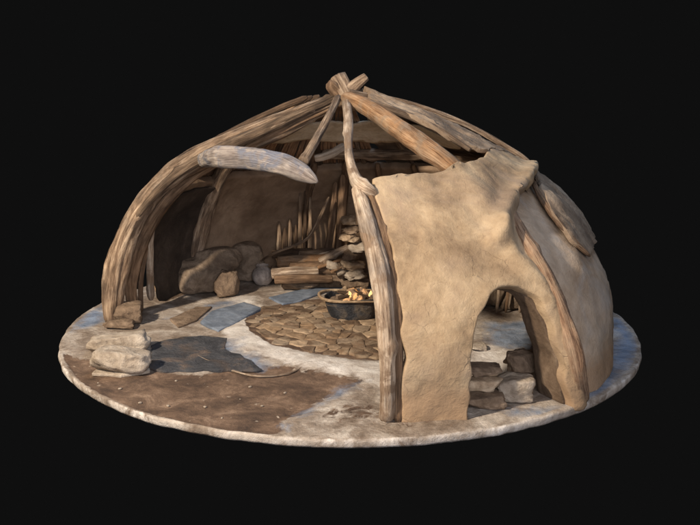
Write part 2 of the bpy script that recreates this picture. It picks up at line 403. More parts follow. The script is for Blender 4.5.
# ------------------------------------------------------------------ shell panels
def resample(poly, h):
    out = []
    n = len(poly)
    for i in range(n):
        a = Vector(poly[i]); b = Vector(poly[(i + 1) % n]); k = max(1, int((b - a).length / h))
        for j in range(k): out.append(a.lerp(b, j / k))
    return out
def smooth_closed(pts, it=2, keep=()):
    for _ in range(it):
        n = len(pts); pts = [pts[i] if i in keep else (pts[i - 1] + pts[i] * 2 + pts[(i + 1) % n]) / 4 for i in range(n)]
    return pts
def seg_d(P, line):
    best = 1e9
    for a, b in zip(line[:-1], line[1:]):
        ab = b - a; t = max(0, min(1, (P - a).dot(ab) / ab.length_squared)); best = min(best, (P - a - ab * t).length)
    return best
def panel(name, poly, off, thick, mats, parent, h=.07, ridges=(), amp=.03, edge=.0, nsc=1.1, seed=0, bev=.03, fn=None, grain=None, rim=0):
    """poly: list of (az, v). A curved wall with real thickness, outer material mats[0], inner mats[1]"""
    K = 2.4
    P2 = [(a * K, v) for a, v in poly]
    B = smooth_closed(resample(P2, h), 1)
    if edge:
        B = [p + Vector((noise.noise(Vector((p.x * 5, p.y * 5, seed))), noise.noise(Vector((p.x * 5, p.y * 5, seed + 9))))) * edge for p in B]
        B = [Vector((p.x, max(p.y, .0))) for p in B]
    pa = [(p.x, p.y) for p in B]
    xs = [p[0] for p in pa]; ys = [p[1] for p in pa]
    gx = np.arange(min(xs), max(xs), h); gy = np.arange(min(ys), max(ys), h * .9)
    rnd = random.Random(seed)
    Gx, Gy = np.meshgrid(gx, gy); Gx = Gx + (np.arange(len(gy)) % 2)[:, None] * h * .5
    Gx = Gx + np.array([[rnd.uniform(-.12, .12) * h for _ in gx] for _ in gy])
    s = sdf(pa, Gx.ravel(), Gy.ravel()); keep = s > h * .45
    pts = [Vector(p) for p in pa] + [Vector((x, y)) for x, y in zip(Gx.ravel()[keep], Gy.ravel()[keep])]
    nb = len(pa)
    vs, es, fs, *_r = delaunay_2d_cdt(pts, [], [list(range(nb))], 1, 1e-5)
    outer = []; inner = []; uvs = []
    for q in vs:
        a, v = q.x / K, q.y
        p0 = dome(a, v, 0); nn = dnorm(a, v)
        d = off + amp * fbm(p0 + Vector((seed, 0, 0)), nsc, 4) + amp * .25 * fbm(p0, 4.5, 3)
        for line, am, w in ridges: d += am * math.exp(-(seg_d(p0, line) / w) ** 2)
        if fn: d += fn(a, v, p0)
        if grain: d += grain * noise.noise(Vector((a * 26, v * 1.2, seed))) + grain * .6 * noise.noise(Vector((a * 60, v * 3, seed)))
        outer.append(p0 + nn * d); inner.append(p0 + nn * (min(d, off + .08) - thick)); uvs.append((a * 2.2, v))
    n = len(outer)
    me = bpy.data.meshes.new(name)
    cnt = {}
    tri = [list(f) for f in fs]
    for f in tri:
        for i in range(len(f)):
            cnt[(f[i], f[(i + 1) % len(f)])] = 1
    faces = [tuple(f) for f in tri] + [tuple(i + n for i in reversed(f)) for f in tri]
    mi = [0] * len(tri) + [1] * len(tri)
    for (a, b) in cnt:
        if (b, a) not in cnt: faces.append((b, a, a + n, b + n)); mi.append(rim)
    me.from_pydata([tuple(p) for p in outer + inner], [], faces)
    me.polygons.foreach_set('material_index', mi)
    uv = me.uv_layers.new(name='UVMap')
    for l in me.loops: uv.data[l.index].uv = uvs[l.vertex_index % n]
    bm = bmesh.new(); bm.from_mesh(me); bmesh.ops.recalc_face_normals(bm, faces=bm.faces); bm.to_mesh(me); bm.free()
    o = link(name, me, mats, parent)
    if bev:
        m = o.modifiers.new('b', 'BEVEL'); m.width = bev; m.segments = 3; m.limit_method = 'ANGLE'; m.angle_limit = math.radians(50); m.use_clamp_overlap = True
    return o
def dp(px, py, ref=-.8, back=False, off=0): return inv(D(px, py, off, back), ref)
R_ = math.radians

hut = empty('hut', (0.1, 0, 0), 'domed prehistoric hut of clay and bent poles with its near left side cut open', 'hut')

# --- tan front panel with the arched doorway
A_px = [(371, 180), (400, 177), (432, 175), (455, 168), (480, 161), (487, 151), (503, 155), (520, 161), (534, 167), (530, 180), (514, 198), (512, 215),
        (530, 250), (548, 285), (564, 325), (575, 360), (582, 403), (566, 405), (560, 365), (547, 325), (532, 298), (516, 287), (500, 286), (486, 296), (476, 316), (470, 345), (467, 380), (467, 418),
        (432, 424), (400, 424), (402, 380), (401, 330), (396, 280), (388, 240), (379, 208)]
A = []
for p in A_px:
    q = dp(*p)
    if p[1] > 400: g = G(*p); q = (math.atan2(g.y, g.x - .1), 0)
    A.append((q[0], max(q[1], 0)))
ridge1 = [D(533, 168), D(522, 186), D(506, 206), D(498, 225), D(492, 245)]
ridge2 = [D(500, 232), D(510, 258), D(535, 282), D(550, 312), D(563, 345), D(571, 372), D(575, 402)]
ridge3 = [D(484, 300), D(500, 283), D(520, 285), D(540, 305)]
ridge5 = [D(520, 205), D(508, 232), D(503, 246)]
ridge4 = [D(452, 170), D(480, 200), D(493, 240)]
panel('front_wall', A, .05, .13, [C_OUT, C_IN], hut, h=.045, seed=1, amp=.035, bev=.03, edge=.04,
      ridges=[(ridge1, .10, .085), (ridge2, .07, .10), (ridge3, .03, .09), (ridge4, .045, .13)])
# door jamb turning inwards on the right of the doorway, and the shallower left reveal
def ruled(name, P, Q, mat, parent, thick=.06, n=30, m=8):
    Pc = catm([tuple(p) for p in P], 8); Qc = catm([tuple(p) for p in Q], 8)
    me = bpy.data.meshes.new(name); v = []; f = []
    N = len(Pc) - 1
    for i in range(N + 1):
        for j in range(m + 1):
            p = Vector(Pc[i]).lerp(Vector(Qc[i]), j / m); p += Vector((1, .3, 0)) * .02 * fbm(p, 3, 3); v.append(tuple(p))
    for i in range(N):
        for j in range(m):
            a = i * (m + 1) + j; f.append((a, a + 1, a + m + 2, a + m + 1))
    me.from_pydata(v, [], f); o = link(name, me, mat, parent)
    s = o.modifiers.new('s', 'SOLIDIFY'); s.thickness = thick; s.offset = -1
    b = o.modifiers.new('b', 'BEVEL'); b.width = .015; b.segments = 2; b.limit_method = 'ANGLE'
    return o
jp = [(501, 287), (517, 289), (531, 299), (546, 326), (559, 366), (565, 403)]
JP = [D(*p) for p in jp]; JP[-1].z = 0
JI = []
for i, p in enumerate(JP):
    a, v = inv(p); w = [.10, .16, .24, .34, .40, .42][i]; JI.append(dome(a + .02 * i / 5, v, -w))
JI[-1].z = 0
jo = ruled('door_jamb', [p - dnorm(*inv(p)) * .03 for p in JP], JI, clay('dark shaded clay', (.07, .047, .03), (.12, .084, .056), (.18, .132, .09), 2.5, .5), hut)  # shade of the door recess put into a darker clay colour

# --- right/back wall, one continuous clay shell
zt = lambda z: float(np.interp(z, PP[:, 1], VV))
topz = lambda a: 1.80 + .05 * math.sin(a * 2.1) + (.20 if a < .2 else 0)
W = [(a, 0) for a in np.linspace(R_(-47.2), R_(158), 44)] + [(R_(158), zt(.7)), (R_(161), zt(1.0)), (R_(168), zt(1.15)), (R_(168), zt(1.75))] + \
    [(a, zt(topz(a))) for a in np.linspace(R_(165), R_(-60), 44)] + [(R_(-60), zt(1.6)), (R_(-52), zt(1.3)), (R_(-49), zt(.9)), (R_(-47.5), zt(.5))]
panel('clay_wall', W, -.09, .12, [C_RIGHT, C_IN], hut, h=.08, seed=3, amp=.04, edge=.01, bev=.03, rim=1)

HG = [(R_(a), zt(.02)) for a in np.linspace(163, 141, 8)][::-1] + [(R_(165), zt(.8)), (R_(166), zt(1.3)), (R_(166), zt(1.72))] + [(R_(a), zt(1.70)) for a in np.linspace(160, 139, 6)] + [(R_(138), zt(1.2)), (R_(139), zt(.6))]  # near black sheet added to paint shade on the left inner wall
panel('wall_shade', HG, -.24, .025, [clay('near black painted shade', (.022, .016, .012), (.038, .028, .021), (.06, .045, .034), 2.5, .6)] * 2, hut, h=.07, seed=12, amp=.03, edge=.03, bev=0)['label'] = 'nearly black sheet imitating shade on the wall at the far left'
# --- grey brown roof cover from the apex down the right side
Rp = [(366, 101), (392, 112), (430, 132), (462, 147), (482, 155), (490, 152), (512, 158), (533, 168), (537, 190), (552, 216), (571, 242), (589, 254)]
Rr = [inv(D(*p), -.5) for p in Rp]
Rr = [(a, v) for a, v in Rr]
last = Rr[-1]
RC = Rr + [(R_(5), last[1] - .05), (R_(30), last[1] - .02), (R_(60), last[1] + .0), (R_(78), zt(1.75)), (R_(80), zt(2.2)), (R_(74), zt(2.6)), (R_(60), zt(2.82)), (R_(0), zt(2.86))]
def lift(a, v, p): return -.035 * math.exp(-((v - last[1]) / .35) ** 2)
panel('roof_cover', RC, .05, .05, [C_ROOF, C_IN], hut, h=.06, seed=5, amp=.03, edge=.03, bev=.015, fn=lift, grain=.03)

# --- thatch of reeds over the back, behind the ring pole
for s_, (a0, a1) in enumerate(((80, 118), (118, 150))):
    bm = bmesh.new(); me = None
    parts = []
    rnd = random.Random(s_ + 20)
    for i in range(46):
        a = R_(a0 + (a1 - a0) * (i + rnd.random() * .8) / 46)
        v0 = zt(1.66) + rnd.uniform(-.06, .04); v1 = zt(2.74) + rnd.uniform(-.12, .1)
        da = rnd.uniform(-.02, .06)
        pts = [dome(a + da * t, v0 + (v1 - v0) * t, -.02 + rnd.uniform(-.02, .02)) for t in (0, .5, 1)]
        tm = tube_mesh(pts, [.024, .022, .016], segs=7, step=.12, rough=.1, seed=i)
        bm.from_mesh(tm); bpy.data.meshes.remove(tm)
    me = bpy.data.meshes.new('thatch'); bm.to_mesh(me); bm.free()
    link('thatch', me, THATCH, hut)

# --- poles
def pole(pts, rad, mat=W_GREY, label=None, name='pole', **k):
    k.setdefault('seed', len(bpy.data.objects)); k.setdefault('knots', 3); k.setdefault('rough', .12)
    o = tube(name, pts, rad, mat, hut, **k)
    if label: o['label'] = label
    return o
# left arch bundle
pole([Y(114, 325, .10), Y(113, 300, .1), Y(118, 264, .12), Y(131, 225, .14), Y(157, 187, .16), Y(196, 155, .14), Y(245, 132, .1), Y(298, 111, .05), Y(340, 97, 0)],
     [.115, .12, .13, .13, .115, .095, .075, .06, .05], W_GREY, 'thick bent pole forming the left edge of the dome', grooves=.28, knots=0, seed=23)
pole([Y(136, 318, .28), Y(131, 285, .28), Y(140, 248, .28), Y(158, 212, .3), Y(185, 182, .3), Y(222, 158, .25), Y(275, 136, .18), Y(336, 104, .06)],
     [.07, .075, .075, .075, .075, .07, .06, .045], W_BROWN, grooves=.25)
pole([Y(136, 218, .04), Y(150, 199, .0), Y(180, 172, -.05), Y(215, 152, -.05), Y(262, 131, -.04), Y(310, 109, -.03), Y(342, 94, 0)],
     [.03, .05, .062, .065, .06, .05, .04], W_ROOF, grooves=.25)
pole([Y(205, 165, .12), Y(240, 151, .1), Y(285, 132, .05), Y(330, 109, .05)], [.035, .05, .045, .035], W_GREY)
pole([Y(151, 300, .5), Y(150, 270, .5), Y(151, 236, .45), Y(158, 205, .4)], [.045, .045, .04, .03], W_PALE, knots=2)
pole([Y(141, 312, .42), Y(141, 280, .42), Y(147, 245, .4)], [.03, .035, .03], W_BROWN, knots=1)
pole([Y(168, 187, .3), Y(200, 160, .3), Y(245, 140, .25), Y(300, 119, .15), Y(335, 103, .05)], [.03, .04, .045, .04, .03], W_BROWN, knots=4)
pole([Y(190, 165, .05), Y(225, 147, -.02), Y(270, 127, -.06), Y(318, 108, -.03)], [.02, .03, .035, .03], W_PALE, knots=4)
for pl_, r_, m_ in ((((152, 204), (175, 180), (215, 155), (262, 133), (312, 112), (339, 101)), .055, W_GREY), (((186, 176), (205, 165), (250, 145), (300, 122), (336, 105)), .045, W_BROWN),
                    (((228, 142), (262, 128), (300, 113), (336, 100)), .045, W_ROOF)):
    pole([Y(x, y, .12 - .1 * (x - 150) / 190) for x, y in pl_], [r_ * .6] + [r_] * (len(pl_) - 2) + [r_ * .7], m_, knots=4, grooves=.3, flat=1.3)
# bleached cross log
pole([Y(203, 160, -.05), D(222, 157, .08), D(250, 158, .08), D(280, 164, .08), D(302, 173, .08), D(317, 182, .08)],
     [.085, .115, .12, .118, .095, .03], W_TUSK, 'bleached grey log lying across the opening', 'cross_log', knots=0, rough=.08)
# apex to cross log
pole([D(338, 98, .05), D(328, 118, .05), D(316, 140, .05), D(304, 161, .05)], [.04, .042, .045, .05], W_GREY, knots=3, caps='flat')
# centre pole with hooked foot
pole([D(346, 97, .07), D(348, 120, .05), D(349, 150, .05), D(353, 172, .06), D(361, 186, .08), D(376, 194, .07)],
     [.045, .048, .045, .055, .07, .062], W_PALE, 'pale crooked pole hanging from the apex', knots=5, rough=.16)
# split trunk at the edge of the tan wall
T = [D(356, 186, .02), D(366, 218, .04), D(376, 255, .04), D(383, 295, .05), D(387, 340, .04), D(388, 385, .04), G(388, 420)]
pole(T, [.055, .075, .085, .085, .078, .075, .085], W_PALE, 'split pale trunk standing at the cut edge of the tan wall', grooves=.3, knots=4)
T = [D(368, 192, -.02), D(378, 215, -.02), D(388, 255, -.02), D(395, 295, -.02), D(397, 340, -.02), D(398, 385, -.02), G(398, 421)]
pole(T, [.04, .05, .055, .055, .05, .05, .055], W_BROWN, grooves=.25)
# orange beam
pole([D(343, 97, .12), D(360, 104, .10), D(385, 119, .09), D(415, 140, .10), D(438, 156, .06), D(454, 169, -.06), D(462, 178, -.2)],
     [.075, .09, .10, .105, .105, .10, .09], W_ORANGE, 'thick orange brown beam running down to the tan wall', grooves=.2, knots=2, rough=.08)
# roof poles to the right of the apex
RPL = [([(352, 97), (398, 112), (440, 131), (470, 150)], .035, W_ROOF, .10), ([(354, 97), (400, 108), (452, 130), (492, 154)], .03, W_GREY, .04),
       ([(350, 93), (405, 103), (465, 124), (515, 153), (532, 165)], .035, W_GREY, .06),
       ]
for (pts, r, m_, of) in RPL:
    pole([D(x, y, of) for x, y in pts], [r * 1.1] + [r] * (len(pts) - 2) + [r * .7], m_, grooves=.25, knots=3, caps='flat')
# right hand edge pole under the roof cover
pole([D(531, 178, .0), D(542, 199, .0), D(558, 222, .0), D(576, 243, .0), D(590, 256, .0)], [.03, .032, .032, .03, .02], W_BROWN)
# long timber down the seam to the foot of the doorway
gq = G(581, 402)
pole([D(511, 212, .05), D(520, 232, .07), D(533, 254, .07), D(547, 279, .06), D(559, 308, .08), D(569, 341, .08), D(576, 372, .08), gq],
     [.045, .07, .08, .082, .085, .088, .09, .095], wood('tan brown weathered wood', (.17, .105, .07), (.37, .25, .165), (.55, .41, .29), patch=(.40, .29, .19)),
     'long curved timber along the seam down to the right foot of the doorway', knots=3, grooves=.2, rough=.16)
# crossed ends at the apex
AP = Y(343, 95, 0)
pole([Y(352, 108, -.15), Y(345, 92, 0), Y(338, 78, .1)], [.07, .095, .10], W_GREY, name='pole_end', knots=2, caps='flat', grooves=.35)
pole([Y(338, 104, -.1), Y(352, 88, 0), Y(366, 77, .05)], [.06, .075, .05], W_GREY, name='pole_end', knots=1, caps='flat', grooves=.35)
pole([Y(330, 84, -.05), Y(338, 92, 0), Y(352, 105, -.05)], [.06, .08, .07], W_BROWN, name='pole_end', knots=1, caps='flat', grooves=.35)
pole([Y(345, 76, .12), Y(346, 90, .05), Y(342, 106, -.05)], [.04, .05, .05], W_PALE, name='pole_end', knots=1)
# back poles and ring
pole([Y(229, 160, 1.2), Y(215, 187, 1.5), Y(203, 222, 1.65), Y(197, 252, 1.7), Y(193, 284, 1.7)], [.095, .105, .11, .115, .12], W_GREY, 'thick curved pole standing inside the left of the hut', knots=3)
SH = [(R_(a), zt(2.20) + .04 * math.sin(a * .3)) for a in range(30, 146, 6)] + [(R_(a), zt(2.50) + .05 * math.sin(a * .2)) for a in range(142, 28, -6)]
panel('roof_sheet', SH, -.10, .02, [C_BEIGE, C_BEIGE], hut, h=.07, seed=9, amp=.03, edge=.03, bev=0)['label'] = 'pale beige hide stretched under the upper roof'
r2 = [dome(R_(a), zt(1.98), -.12) for a in range(100, 20, -8)]
pole(r2, [.07] * len(r2), W_GREY, name='roof_ring', knots=5, rough=.2)
pole([Y(315, 158, .7), Y(330, 154, .7), Y(344, 146, .7)], [.045, .055, .05], wood('cream peeled wood', (.3, .22, .15), (.66, .56, .44), (.85, .78, .68)), knots=1, caps='flat')
for a in (165, 150, 134, 116, 100, 84, 66, 48):
    pole([dome(R_(a), zt(1.7), -.08), dome(R_(a + 2), zt(2.1), -.03), dome(R_(a), zt(2.5), -.02), dome(R_(a - 4), zt(2.8), 0)], [.05, .05, .045, .035], W_DARK if a > 90 else W_GREY, name='rafter', knots=3)
for a in (104, 92, 80, 66, 50, 34, 14, -8, -30):
    pole([dome(R_(a), 0, -.22), dome(R_(a + 1), zt(.8), -.24), dome(R_(a), zt(1.4), -.24), dome(R_(a - 1), zt(1.9), -.2)], [.055, .05, .05, .045], W_BROWN, name='wall_post', knots=3)

# ------------------------------------------------------------------ things inside and on the ground
def scaled(px_w, P): return px_w / pxm(P)
def things():
    # two pale boulders by the left rim
    P = G(121, 352); stone('boulder', P, (.74, .42, .26), STONE_L, 'pale long boulder lying just behind the other one at the left rim', 'boulder', 'pale boulders at the left rim', rot=(0, -.08, .18), seed=3, rough=.12, cuts=5, cutd=.8, power=1.45, fine=.012)
    P = G(122, 371); stone('boulder', P, (.66, .42, .31), STONE_L, 'pale rounded boulder nearest the left front rim, on a thin slab', 'boulder', 'pale boulders at the left rim', rot=(0, .03, .06), seed=8, rough=.11, cuts=5, cutd=.82, power=1.45, fine=.012)
    # thin slab under it
    P = G(122, 372); flat_slab('stone_slab', [(92, 375), (97, 370), (120, 366), (150, 368), (149, 373), (120, 377)], .018, STONE_L, 'thin pale slab sticking out beneath the nearest boulder', 'stone slab')
    # block at pole foot
    P = G(128, 323); stone('foot_block', P, (.4, .3, .30), STONE_B, 'brown block packed against the foot of the thick left pole', 'block', rot=(0, 0, .1), seed=12, power=1.8, cuts=3)
    P = G(120, 328); stone('foot_stone', P, (.42, .2, .12), STONE_B, 'low dark stone in front of the brown block at the left pole', 'stone', seed=17, power=1.6)

def flat_slab(name, pl, th, mat, label, cat, group=None, lift=.004, edge=.02, rough=.006):
    pts = resample([tuple(G(*p).xy) for p in pl], .05)
    pts = [p + Vector((noise.noise(Vector((p.x * 6, p.y * 6, 2))), noise.noise(Vector((p.x * 6, p.y * 6, 7))))) * edge for p in pts]
    pa = [(p.x, p.y) for p in pts]
    xs = [p[0] for p in pa]; ys = [p[1] for p in pa]; h = .05
    Gx, Gy = np.meshgrid(np.arange(min(xs), max(xs), h), np.arange(min(ys), max(ys), h))
    s = sdf(pa, Gx.ravel(), Gy.ravel()); k = s > h * .5
    allp = [Vector(p) for p in pa] + [Vector((x, y)) for x, y in zip(Gx.ravel()[k], Gy.ravel()[k])]
    vs, es, fs, *_ = delaunay_2d_cdt(allp, [], [list(range(len(pa)))], 1, 1e-5)
    n = len(vs); top = [(v.x, v.y, lift + th + rough * fbm((v.x, v.y, 1), 3, 3) + .010 * fbm((v.x, v.y, 0), 1.4, 4)) for v in vs]; bot = [(v.x, v.y, -.01) for v in vs]
    cnt = {}
    for f in fs:
        for i in range(len(f)): cnt[(f[i], f[(i + 1) % len(f)])] = 1
    faces = [tuple(f) for f in fs] + [tuple(i + n for i in reversed(f)) for f in fs] + [(b, a, a + n, b + n) for (a, b) in cnt if (b, a) not in cnt]
    me = bpy.data.meshes.new(name); me.from_pydata(top + bot, [], faces)
    bm = bmesh.new(); bm.from_mesh(me); bmesh.ops.recalc_face_normals(bm, faces=bm.faces); bm.to_mesh(me); bm.free()
    o = link(name, me, mat); b = o.modifiers.new('b', 'BEVEL'); b.width = min(.012, th * .4); b.segments = 2; b.limit_method = 'ANGLE'; b.angle_limit = 1
    return tag(o, label, cat, group)
things()

# thin sheets coloured as floor shade, and a brown slab
flat_slab('shade_sheet', [(150, 347), (168, 340), (200, 337), (228, 339), (226, 350), (250, 362), (262, 371), (200, 372), (152, 372)], .014, SHADE_DARK, 'large dark grey shade patch spread beside the pale boulders', 'shade patch', rough=.012, edge=.05)
SG = 'blue grey shade patches and a brown slab on the hut floor'
flat_slab('floor_patch', [(200, 324), (212, 313), (245, 304), (262, 310), (238, 324), (218, 333)], .03, SHADE_BLUE, 'blue grey patch of painted shade left of the stone paving', 'slab', SG)
flat_slab('floor_patch', [(268, 299), (300, 291), (332, 285), (372, 284), (374, 289), (330, 292), (300, 302), (283, 305)], .02, SHADE_BLUE, 'long blue grey patch of painted shade behind the fire pot', 'slab', SG)
flat_slab('floor_patch', [(170, 320), (196, 308), (212, 308), (196, 322), (178, 328)], .02, STONE_B, 'small brown slab left of the blue grey shade patches', 'slab', SG)

# stone paving round the pot
def paving():
    poly = gp([(248, 322), (262, 309), (290, 303), (330, 299), (390, 296), (398, 330), (394, 360), (350, 358), (310, 352), (275, 345), (255, 333)])
    xs = [p[0] for p in poly]; ys = [p[1] for p in poly]
    rnd = random.Random(4); seeds = []
    tries = 0
    while tries < 6000:
        x, y = rnd.uniform(min(xs) - .2, max(xs) + .2), rnd.uniform(min(ys) - .2, max(ys) + .2); tries += 1
        dd = .125 + .11 * noise.noise(Vector((x * 2.2, y * 2.2, 3)))
        if all((x - a) ** 2 + ((y - b) * .8) ** 2 > dd ** 2 for a, b in seeds): seeds.append((x, y))
    SX = np.array([s[0] for s in seeds]); SY = np.array([s[1] for s in seeds]); ok = sdf(poly, SX, SY) > .02
    bm = bmesh.new(); cl = bm.loops.layers.float_color.new('tone')
    for i, (x, y) in enumerate(seeds):
        if not ok[i]: continue
        cell = [Vector((x + .4 * math.cos(k * PI / 8), y + .4 * math.sin(k * PI / 8))) for k in range(16)]
        for j, (a, b) in enumerate(seeds):
            if i == j or (a - x) ** 2 + (b - y) ** 2 > .36: continue
            mid = Vector(((a + x) / 2, (b + y) / 2)); nn = Vector((a - x, b - y)).normalized(); out = []
            for k in range(len(cell)):
                p, q = cell[k], cell[(k + 1) % len(cell)]; dp_, dq = (p - mid).dot(nn), (q - mid).dot(nn)
                if dp_ <= 0: out.append(p)
                if dp_ * dq < 0: out.append(p.lerp(q, dp_ / (dp_ - dq)))
            cell = out
            if len(cell) < 3: break
        if len(cell) < 3: continue
        c = sum(cell, Vector((0, 0))) / len(cell)
        cell = [Vector(p) for p in resample([tuple(p) for p in cell], .03)]
        cell = smooth_closed([c + (p - c) * rnd.uniform(.94, 1.0) for p in cell], 0)
        hgt = .012 + rnd.uniform(0, .014); tx, ty = rnd.uniform(-.1, .1), rnd.uniform(-.1, .1); tone = rnd.random()
        for p in cell: p += Vector((noise.noise(Vector((p.x * 18, p.y * 18, 1))), noise.noise(Vector((p.x * 18, p.y * 18, 5))))) * .012
        rings = []
        for (sc, z) in ((1.0, -.01), (1.0, hgt * .7), (.97, hgt * .92), (.92, hgt), (.45, hgt * 1.0)):
            rings.append([bm.verts.new((c.x + (p.x - c.x) * sc, c.y + (p.y - c.y) * sc, z + (0 if z < 0 else (p.x - c.x) * sc * tx + (p.y - c.y) * sc * ty) + (.006 * noise.noise(Vector((p.x * 14, p.y * 14, sc * 3))) if z > 0 else 0))) for p in cell])
        n = len(cell); fcs = []
        for a in range(4):
            for k in range(n): fcs.append(bm.faces.new((rings[a][k], rings[a][(k + 1) % n], rings[a + 1][(k + 1) % n], rings[a + 1][k])))
        fcs.append(bm.faces.new(rings[-1]))
        for f in fcs:
            for l in f.loops: l[cl] = (tone, tone, tone, 1)
    me = bpy.data.meshes.new('stone_paving'); bm.to_mesh(me); bm.free()
    m, nt, b = newmat('mixed brown paving stone'); tc = nt.nodes.new('ShaderNodeTexCoord')
    at = nd(nt, 'ShaderNodeVertexColor', layer_name='tone')
    c0 = ramp(nt, at.outputs[0], [(0, (.11, .075, .05)), (.3, (.17, .115, .075)), (.6, (.30, .21, .13)), (.8, (.22, .18, .14)), (1, (.44, .33, .22))])
    g = noi(nt, tc.outputs['Object'], 9, 8, .7, .3)
    c0 = mix(nt, 1., c0, ramp(nt, g, [(.3, (.45, .42, .4)), (.62, (1.25, 1.2, 1.15))]), 'MULTIPLY')
    c0 = mix(nt, ramp(nt, noi(nt, tc.outputs['Object'], 3.2, 7, .7, .6), [(.48, 0.), (.62, .75)]), c0, (.33, .25, .17))
    nt.links.new(c0, b.inputs['Base Color']); bump(nt, b, g, .9, .03)
    o = link('stone_paving', me, m)
    tag(o, 'patch of flat brown paving stones round the fire pot', 'paving')
    flat_slab_ground = None
paving()
# earth bed between the paving stones belongs to the ground: darker loose dirt

# lathe helper
def lathe(name, prof, mat, parent=None, loc=(0, 0, 0), segs=48, sx=1, sy=1, wob=.02, seed=0, rot=0):
    me = bpy.data.meshes.new(name); v = []; f = []
    pr = catm(prof, 6)
    for (r, z) in pr:
        for k in range(segs):
            a = 2 * PI * k / segs; w = 1 + wob * fbm((math.cos(a), math.sin(a), z * 2 + seed), 1.4, 2)
            v.append((max(r, .0005) * w * math.cos(a) * sx, max(r, .0005) * w * math.sin(a) * sy, z + wob * .4 * noise.noise(Vector((math.cos(a) * 1.5, math.sin(a) * 1.5, seed + 3)))))
    for i in range(len(pr) - 1):
        for k in range(segs):
            a = i * segs + k; b = i * segs + (k + 1) % segs; f.append((a, b, b + segs, a + segs))
    me.from_pydata(v, [], f); o = link(name, me, mat); o.location = loc; o.rotation_euler.z = rot
    if parent: o.parent = parent; o.location = Vector(loc) - parent.location
    return o
# fire pot
P = G(355, 322); P.y += .24
pot = empty('fire_pot', P, 'dark round fire pot with a pale worn rim and glowing embers, on the stone paving', 'fire pot')
lathe('bowl', [(0, .02), (.24, .0), (.29, .03), (.325, .14), (.36, .265), (.35, .275), (.30, .16), (.25, .09), (0, .08)], POT_D, pot, P, sx=1.08, sy=.85, wob=.07)
rim = []
for k in range(25):
    a = 2 * PI * k / 24; fl = .05 * max(0, math.cos(a - PI * 1.02)) ** 3
    rim.append(P + Vector(((.375 + fl) * 1.08 * math.cos(a), .375 * .85 * math.sin(a), .275 + fl * .4 + .012 * math.sin(3 * a))))
tube('rim', rim, [.012 + .010 * abs(noise.noise(Vector((k * .7, 0, 0)))) + .008 * max(0, math.cos(2 * PI * k / 24 - PI)) for k in range(25)], RIM_W, pot, segs=12, rough=.2, seed=4)
rnd = random.Random(11)
bmf = lathe('ash', [(.0, .22), (.12, .227), (.32, .215), (.31, .19), (0, .19)], STONE_B, pot, P, sx=1.05, sy=.83, wob=.1)
for i, (dx, dy, w) in enumerate(((-.04, .04, .26), (.13, .08, .24), (.22, -.02, .18), (-.16, .05, .14), (-.08, -.13, .13), (.08, -.12, .15))):
    o = stone('ember_chunk', P + Vector((dx, dy, .21)), (w, w * .8, w * .7), AMBER if i in (0, 1, 4, 5) else STONE_B, parent=pot, rot=(.3 * (i % 2), .3, i), seed=30 + i, power=1.75, sub=4, cuts=9, cutd=.7, fine=.06)

for i, (a0, z0) in enumerate(((.4, .30), (2.0, .31), (2.9, .29))):
    q = P + Vector((.02, 0, z0)); dv = Vector((math.cos(a0) * .25, math.sin(a0) * .18, .03)); tube('charred_stick', [q - dv, q, q + dv], [.022, .026, .018], W_DARK, pot, segs=10, rough=.25, seed=i + 50, caps='flat')
for i, (dx, dy, h_) in enumerate(((-.07, -.04, .08), (.19, -.04, .09))):
    q = P + Vector((dx, dy, .27)); tube('flame', [q, q + Vector((.012, 0, h_ * .5)), q + Vector((-.006 + .02 * (i % 2), 0, h_))], [.03, .024, .004], FLAME, pot, segs=10, rough=.25, seed=i + 3, step=.015, flat=.6)
# pale round jar
P = G(262, 287); P.y += .13
jar = empty('clay_jar', P, 'small round pale clay jar beside the dark hide seats', 'jar')
lathe('jar_body', [(0, .0), (.08, .005), (.135, .06), (.155, .14), (.13, .215), (.085, .255), (.075, .27), (.095, .292), (.085, .295), (.065, .27), (.075, .24), (.1, .1), (0, .06)], POT_W, jar, P, wob=.03)
P0 = P
# hide covered seats
def merged(name, blobs, mat, label, cat, group=None, vox=.025):
    bm = bmesh.new()
    for (P, dims, rot, seed, kw) in blobs:
        me = blob_mesh(dims, seed=seed, **kw); me.transform(Matrix.Translation(P) @ Matrix.Rotation(rot, 4, 'Z')); bm.from_mesh(me); bpy.data.meshes.remove(me)
    me = bpy.data.meshes.new(name); bm.to_mesh(me); bm.free()
    o = link(name, me, mat)
    r = o.modifiers.new('r', 'REMESH'); r.mode = 'VOXEL'; r.voxel_size = vox; r.use_smooth_shade = True
    s = o.modifiers.new('s', 'SMOOTH'); s.factor = .5; s.iterations = 14
    return tag(o, label, cat, group)
SGP = 'dark hide seats inside the hut'
a = G(190, 296); b = G(212, 294)
merged('hide_mound', [(a + Vector((-.02, .1, 0)), (.5, .5, .44), .2, 1, dict(rough=.2)), (b + Vector((-.12, .15, 0)), (.95, .6, .58), .1, 2, dict(rough=.12, power=1.65)), (b + Vector((.1, .2, .3)), (.75, .45, .38), .1, 5, dict(rough=.2))], HIDE,
       'wide lumpy dark hide seat at the foot of the inner pole', 'seat', SGP)
a = G(247, 285)
merged('hide_mound', [(a + Vector((0, .3, 0)), (.5, .48, .55), .2, 7, dict(rough=.12, power=1.65)), (a + Vector((-.06, .3, .36)), (.52, .45, .24), -.1, 9, dict(rough=.2))], HIDE,
       'tall rounded dark hide seat behind the pale jar', 'seat', SGP)
a = G(226, 299)
stone('hide_bundle', a + Vector((0, .14, 0)), (.34, .28, .42), STONE_B, 'small brown bundle standing in front of the two hide seats', 'bundle', seed=21, power=1.35, rough=.2, cuts=4)
